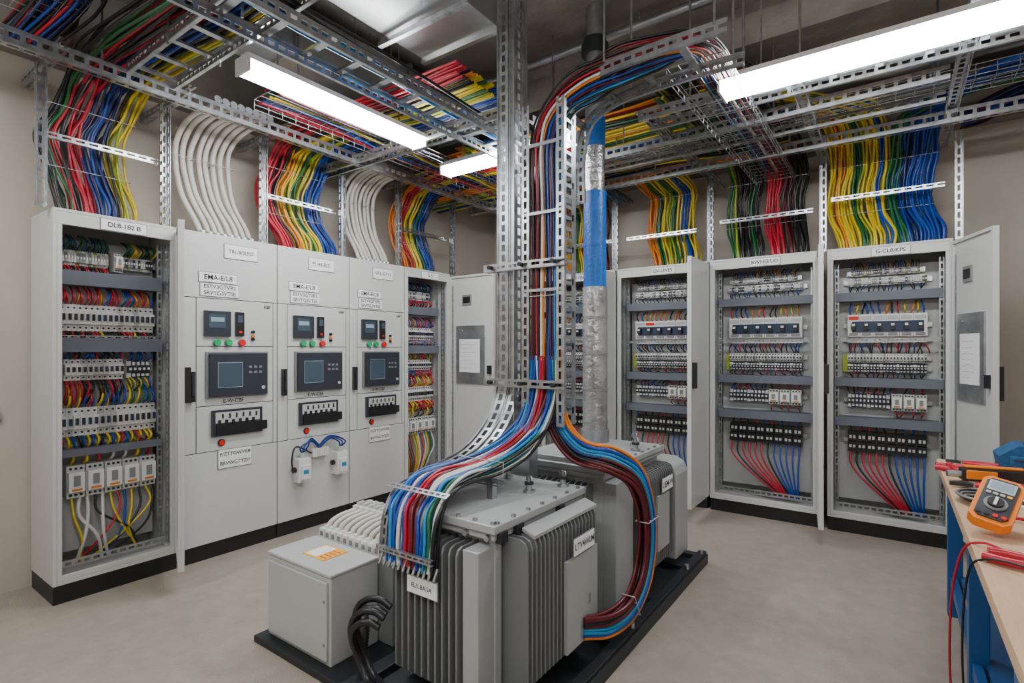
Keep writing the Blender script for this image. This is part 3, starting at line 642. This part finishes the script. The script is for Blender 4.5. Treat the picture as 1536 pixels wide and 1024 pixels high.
# ------------------------------------------------------------------ terminal boxes
E=empty('cable_terminal_box')
mb=MB(); mb.box(-2.36,-1.89,1.35,1.60,.03,.40,BOXP); mb.box(-2.365,-1.885,1.345,1.60,.40,.415,BOXP); mb.box(-2.345,-1.905,1.338,1.35,.05,.38,BOXP); mb.make('box_body',E,bevel=.005)
mb=MB(); mb.box(-2.20,-2.04,1.42,1.55,.415,.418,YLAB); mb.box(-2.19,-2.11,1.43,1.54,.418,.419,PAPER)
for k in range(4): mb.box(-2.10,-2.05,1.44+.025*k,1.445+.025*k,.418,.419,RBTN)
mb.cyl((-1.92,1.336,.30),(-1.92,1.345,.30),.007,GRP,8); mb.cyl((-1.92,1.336,.12),(-1.92,1.345,.12),.007,GRP,8)
mb.make('labels',E)
mb=MB(); mb.box(-2.38,-1.80,1.605,2.02,.03,.385,TRN); mb.box(-2.385,-1.79,1.605,2.03,.385,.405,TRN2); mb.box(-2.36,-1.84,1.80,1.95,.405,.455,LGP); mb.make('rear_box',E,bevel=.004)
mb=MB()
for i in range(11):
    x=-2.335+.046*i
    mb.box(x-.019,x+.019,1.615,1.675,.405,.45,WHP); mb.box(x-.010,x+.010,1.612,1.64,.415,.437,GRP); mb.cyl((x,1.645,.45),(x,1.645,.458),.012,WHP,10)
    mb.tube(cr([(x,1.66,.445),(x,1.67,.468),(x+.008,1.72,.490),(x+.012,1.78,.497),(x+.014,1.84,.50)],6),.0125,CRM,10)
    mb.box(x-.008,x+.032,1.81,1.93,.455,.518,WHP); mb.box(x,x+.024,1.83,1.87,.518,.532,LGP); mb.box(x,x+.024,1.89,1.92,.518,.526,LGP)
mb.make('terminal_blocks',E)
def hose(pts,r,m):
    mb=MB(); P=resample(cr(pts,12),.006); mb.tube(P,[r if i%2 else r*.8 for i in range(len(P))],m,10); return mb
E=empty('corrugated_hose_coil')
for k,(dx,dz,rr) in enumerate(((0,0,.17),(.012,.01,.135),(.02,-.005,.15),(0.03,.0,.115))):
    cx,cz=-1.615,.22
    pts=[(cx+rr*.72*math.cos(t)+dx,1.36-.022*k+.02*math.sin(2*t),max(.08,cz+rr*math.sin(t)+dz)) for t in [math.radians(a) for a in range(60,310,22)]]
    hose(pts,.014,BKP).make('hose_loop',E)
hose([(-1.88,1.5,.22),(-1.82,1.46,.25),(-1.76,1.42,.2),(-1.73,1.38,.09)],.02,BKP).make('hose_tail',E)

# ------------------------------------------------------------------ workbench
E=empty('workbench')
mb=MB(); mb.box(.19,1.15,.7,3.58,.735,.775,WOOD); mb.make('worktop',E,bevel=.003)
mb=MB()
for y in(3.5,2.6,1.65,.8):
    for x in(.26,1.08): mb.box(x-.03,x+.03,y-.03,y+.03,0,.735,BSTEEL)
    mb.box(.26,1.08,y-.02,y+.02,.66,.735,BSTEEL); mb.box(.26,1.08,y-.02,y+.02,.15,.2,BSTEEL)
mb.box(.235,.265,.8,3.5,.655,.733,BSTEEL); mb.box(1.06,1.09,.8,3.5,.655,.733,BSTEEL); mb.box(.24,.27,.8,3.5,.15,.2,BSTEEL)
mb.box(.28,1.06,.83,3.47,.19,.205,BSTEEL); mb.make('frame',E,bevel=.003)
ZB=.776
def multimeter(x,y,rot,tilt,roll):
    M=Matrix.Translation((x,y,ZB+.022))@Matrix.Rotation(rot,4,'Z')@Matrix.Rotation(tilt,4,'X')@Matrix.Rotation(roll,4,'Z')
    E=empty('multimeter',M); mb=MB()
    def oct(hw,h0,h1,z0,z1,m,c=.018):
        mb.prism([(-hw+c,h0,z0),(hw-c,h0,z0),(hw,h0+c,z0),(hw,h1-c,z0),(hw-c,h1,z0),(-hw+c,h1,z0),(-hw,h1-c,z0),(-hw,h0+c,z0)],(0,0,z1-z0),m)
    oct(.052,0,.20,0,.036,ORP); oct(.040,.014,.187,.036,.041,SLATE,.012)
    mb.box(-.033,.033,.132,.178,.041,.043,LGP); mb.box(-.028,.028,.138,.172,.043,.0435,SCR2)
    for i in range(4): mb.box(-.032+.017*i,-.02+.017*i,.115,.123,.041,.045,YLAB if i==3 else LGP)
    mb.cyl((0,.078,.041),(0,.078,.044),.029,GRP,24); mb.cyl((0,.078,.044),(0,.078,.052),.020,BKP,20); mb.box(-.004,.004,.061,.095,.052,.056,WHP)
    for i in range(4): mb.cyl((-.03+.02*i,.028,.041),(-.03+.02*i,.028,.044),.007,RBTN if i>1 else BKP,12)
    mb.prism([(-.03,.18,0),(.03,.18,0),(.03,.13,-.08),(-.03,.13,-.08)],(0,-.006,-.002),BKP)
    mb.make('case',E,bevel=.003)
multimeter(.235,2.17,math.radians(5),math.radians(34),math.radians(-22))
def pliers(x,y,rot,hm,L=.22,z=ZB,s_=1):
    E=empty('pliers',Matrix.Translation((x,y,z+.014))@Matrix.Rotation(rot,4,'Z')@Matrix.Scale(s_,4)); mb=MB()
    for s in(-1,1):
        mb.tube(cr([(0,0,0),(.03,s*.012,0),(.08,s*.032,0),(.14,s*.036,0),(L*.8,s*.026,0)],6),[.008+.004*min(1,i/8) for i in range(25)],hm,10)
        mb.prism([(0,0,-.008),(0,s*.018,-.008),(-.03,s*.016,-.008),(-.075,s*.003,-.008),(-.075,0,-.008)],(0,0,.016),DARKM)
    mb.cyl((0,0,-.011),(0,0,.011),.013,GALV,14); mb.make('jaws_and_handles',E)
pliers(.41,3.25,math.radians(176),RED,.26,ZB,1.15); pliers(.28,3.45,math.radians(-10),RED,.22,ZB,.8); pliers(.38,1.90,math.radians(165),RED,.22); pliers(.27,2.90,math.radians(12),RED,.24)
E=empty('crimping_tool',Matrix.Translation((.36,3.06,ZB+.03))@Matrix.Rotation(math.radians(14),4,'Z')@Matrix.Scale(1.2,4)); mb=MB()
mb.prism([(-.1,-.02,-.02),(.1,-.03,-.02),(.13,0,-.02),(.1,.025,-.02),(-.1,.02,-.02)],(0,0,.045),BKP); mb.box(-.09,.08,-.012,.012,.025,.034,ORP); mb.box(-.09,-.0,-.026,-.018,-.012,.02,ORP); mb.cyl((-.1,0,0),(-.14,0,0),.012,GALV,12); mb.make('body',E,bevel=.004)
E=empty('cable_coil'); cb=CB(2)
for k in range(6):
    r=.045+.006*k; c=V((.275,2.64,ZB+.008+.004*k)); cb.add([c+V((r*1.0*math.cos(t),r*1.35*math.sin(t),R(-.003,.003))) for t in [i*math.pi/6 for i in range(13)]],.005,[BLK2,SPOOL][k%2],4)
cb.make('coil',E)
mb=MB(); mb.M=Matrix.Translation((.44,2.72,ZB))@Matrix.Rotation(.3,4,'Z'); mb.box(-.08,.06,-.08,.10,0,.003,PAPER); mb.box(-.06,-.03,-.04,.04,.003,.004,INK); mb.make('paper_note')
E=empty('tool_bag'); mb=MB()
mb.prism([(.42,3.38,ZB),(.80,3.38,ZB),(.82,3.38,ZB+.06),(.76,3.38,ZB+.12),(.48,3.38,ZB+.125),(.41,3.38,ZB+.07)],(0,.18,0),DENIM); mb.box(.45,.77,3.36,3.38,ZB+.015,ZB+.075,DENIM); mb.box(.46,.76,3.355,3.36,ZB+.055,ZB+.062,BKP); mb.make('bag_body',E,bevel=.015)
mb=MB(); mb.tube(cr([(.51,3.46,ZB+.115),(.53,3.46,ZB+.15),(.60,3.46,ZB+.16),(.67,3.46,ZB+.15),(.69,3.46,ZB+.115)],6),.008,BKP,8); mb.make('handle',E)
E=empty('test_leads'); cb=CB(2)
cb.add([(.24,3.36,ZB+.01),(.22,3.26,ZB+.03),(.25,3.18,ZB+.02),(.33,3.22,ZB+.03),(.40,3.2,ZB+.04),(.38,3.3,ZB+.02),(.30,3.36,ZB+.012)],.010,RED,8)
cb.add([(.32,1.95,ZB+.01),(.26,1.97,ZB+.02),(.21,2.05,ZB+.012),(.172,2.10,ZB-.04),(.150,2.15,.55),(.155,2.2,.25),(.20,2.27,.05),(.23,2.37,.012)],.0035,RED,8)
cb.add([(.36,1.81,ZB+.01),(.3,1.84,ZB+.02),(.21,1.90,ZB+.012),(.172,1.95,ZB-.06),(.165,2.0,.45),(.19,2.05,.2),(.25,2.1,.012)],.003,BLK2,8)
cb.add([(.33,2.42,ZB+.01),(.42,2.40,ZB+.02),(.50,2.5,ZB+.02),(.45,2.6,ZB+.02),(.6,2.8,ZB+.02)],.006,RED,8)
cb.make('leads',E)

# ------------------------------------------------------------------ ceiling ducts & wall bits
mb=MB(); mb.box(-2.30,-1.74,.72,2.33,3.10,3.38,DUCTM)
for y in(.8,1.55,2.31): mb.box(-2.32,-1.72,y-.015,y+.015,3.08,3.40,DUCTM)
for y in(1.1,2.0): mb.box(-2.35,-1.69,y-.015,y+.015,3.05,3.075,GALV); rod(mb,-2.34,y,3.06); rod(mb,-1.70,y,3.06)
mb.make('air_duct',bevel=.004)
mb=MB(); mb.box(-3.2,-2.85,1.4,3.5,3.12,3.40,DUCTM)
for y in(1.8,2.7,3.4): mb.box(-3.22,-2.83,y-.015,y+.015,3.10,3.42,DUCTM)
for y in(2.2,3.2): rod(mb,-3.23,y,3.1); rod(mb,-2.82,y,3.1)
mb.make('air_duct',bevel=.004)
mb=MB(); mb.cyl((-3.8,4.75,3.38),(1.4,4.75,3.38),.05,ZINC,16); mb.cyl((-3.8,3.2,3.40),(1.4,3.2,3.40),.03,ZINC,12)
for x in(-3,-1.3,.0): rod(mb,x,4.75,3.38); rod(mb,x,3.2,3.40)
mb.make('ceiling_pipe')
mb=MB(); slotted(mb,[V((-3.985,.52,.98)),V((-3.985,.74,.98))],(0,0,1),.05,GALV,.04,off=-.003); mb.box(-4,-3.985,.52,.74,.955,.96,ZINC); mb.box(-4,-3.98,.52,.535,.955,1.005,ZINC); mb.make('wall_rail_bracket')

# ------------------------------------------------------------------ camera & world
cam=bpy.data.cameras.new('camera'); cam.sensor_width=36; cam.lens=796/1536*36; cam.shift_y=(524-512)/1536; cam.clip_start=.02
co=bpy.data.objects.new('camera',cam); bpy.context.scene.collection.objects.link(co)
co.location=(0,0,1.35); co.rotation_euler=(math.radians(90),0,math.radians(35.6))
bpy.context.scene.camera=co
w=bpy.data.worlds.new('world'); bpy.context.scene.world=w; w.use_nodes=True
w.node_tree.nodes['Background'].inputs[0].default_value=(.8,.85,.9,1); w.node_tree.nodes['Background'].inputs[1].default_value=.3
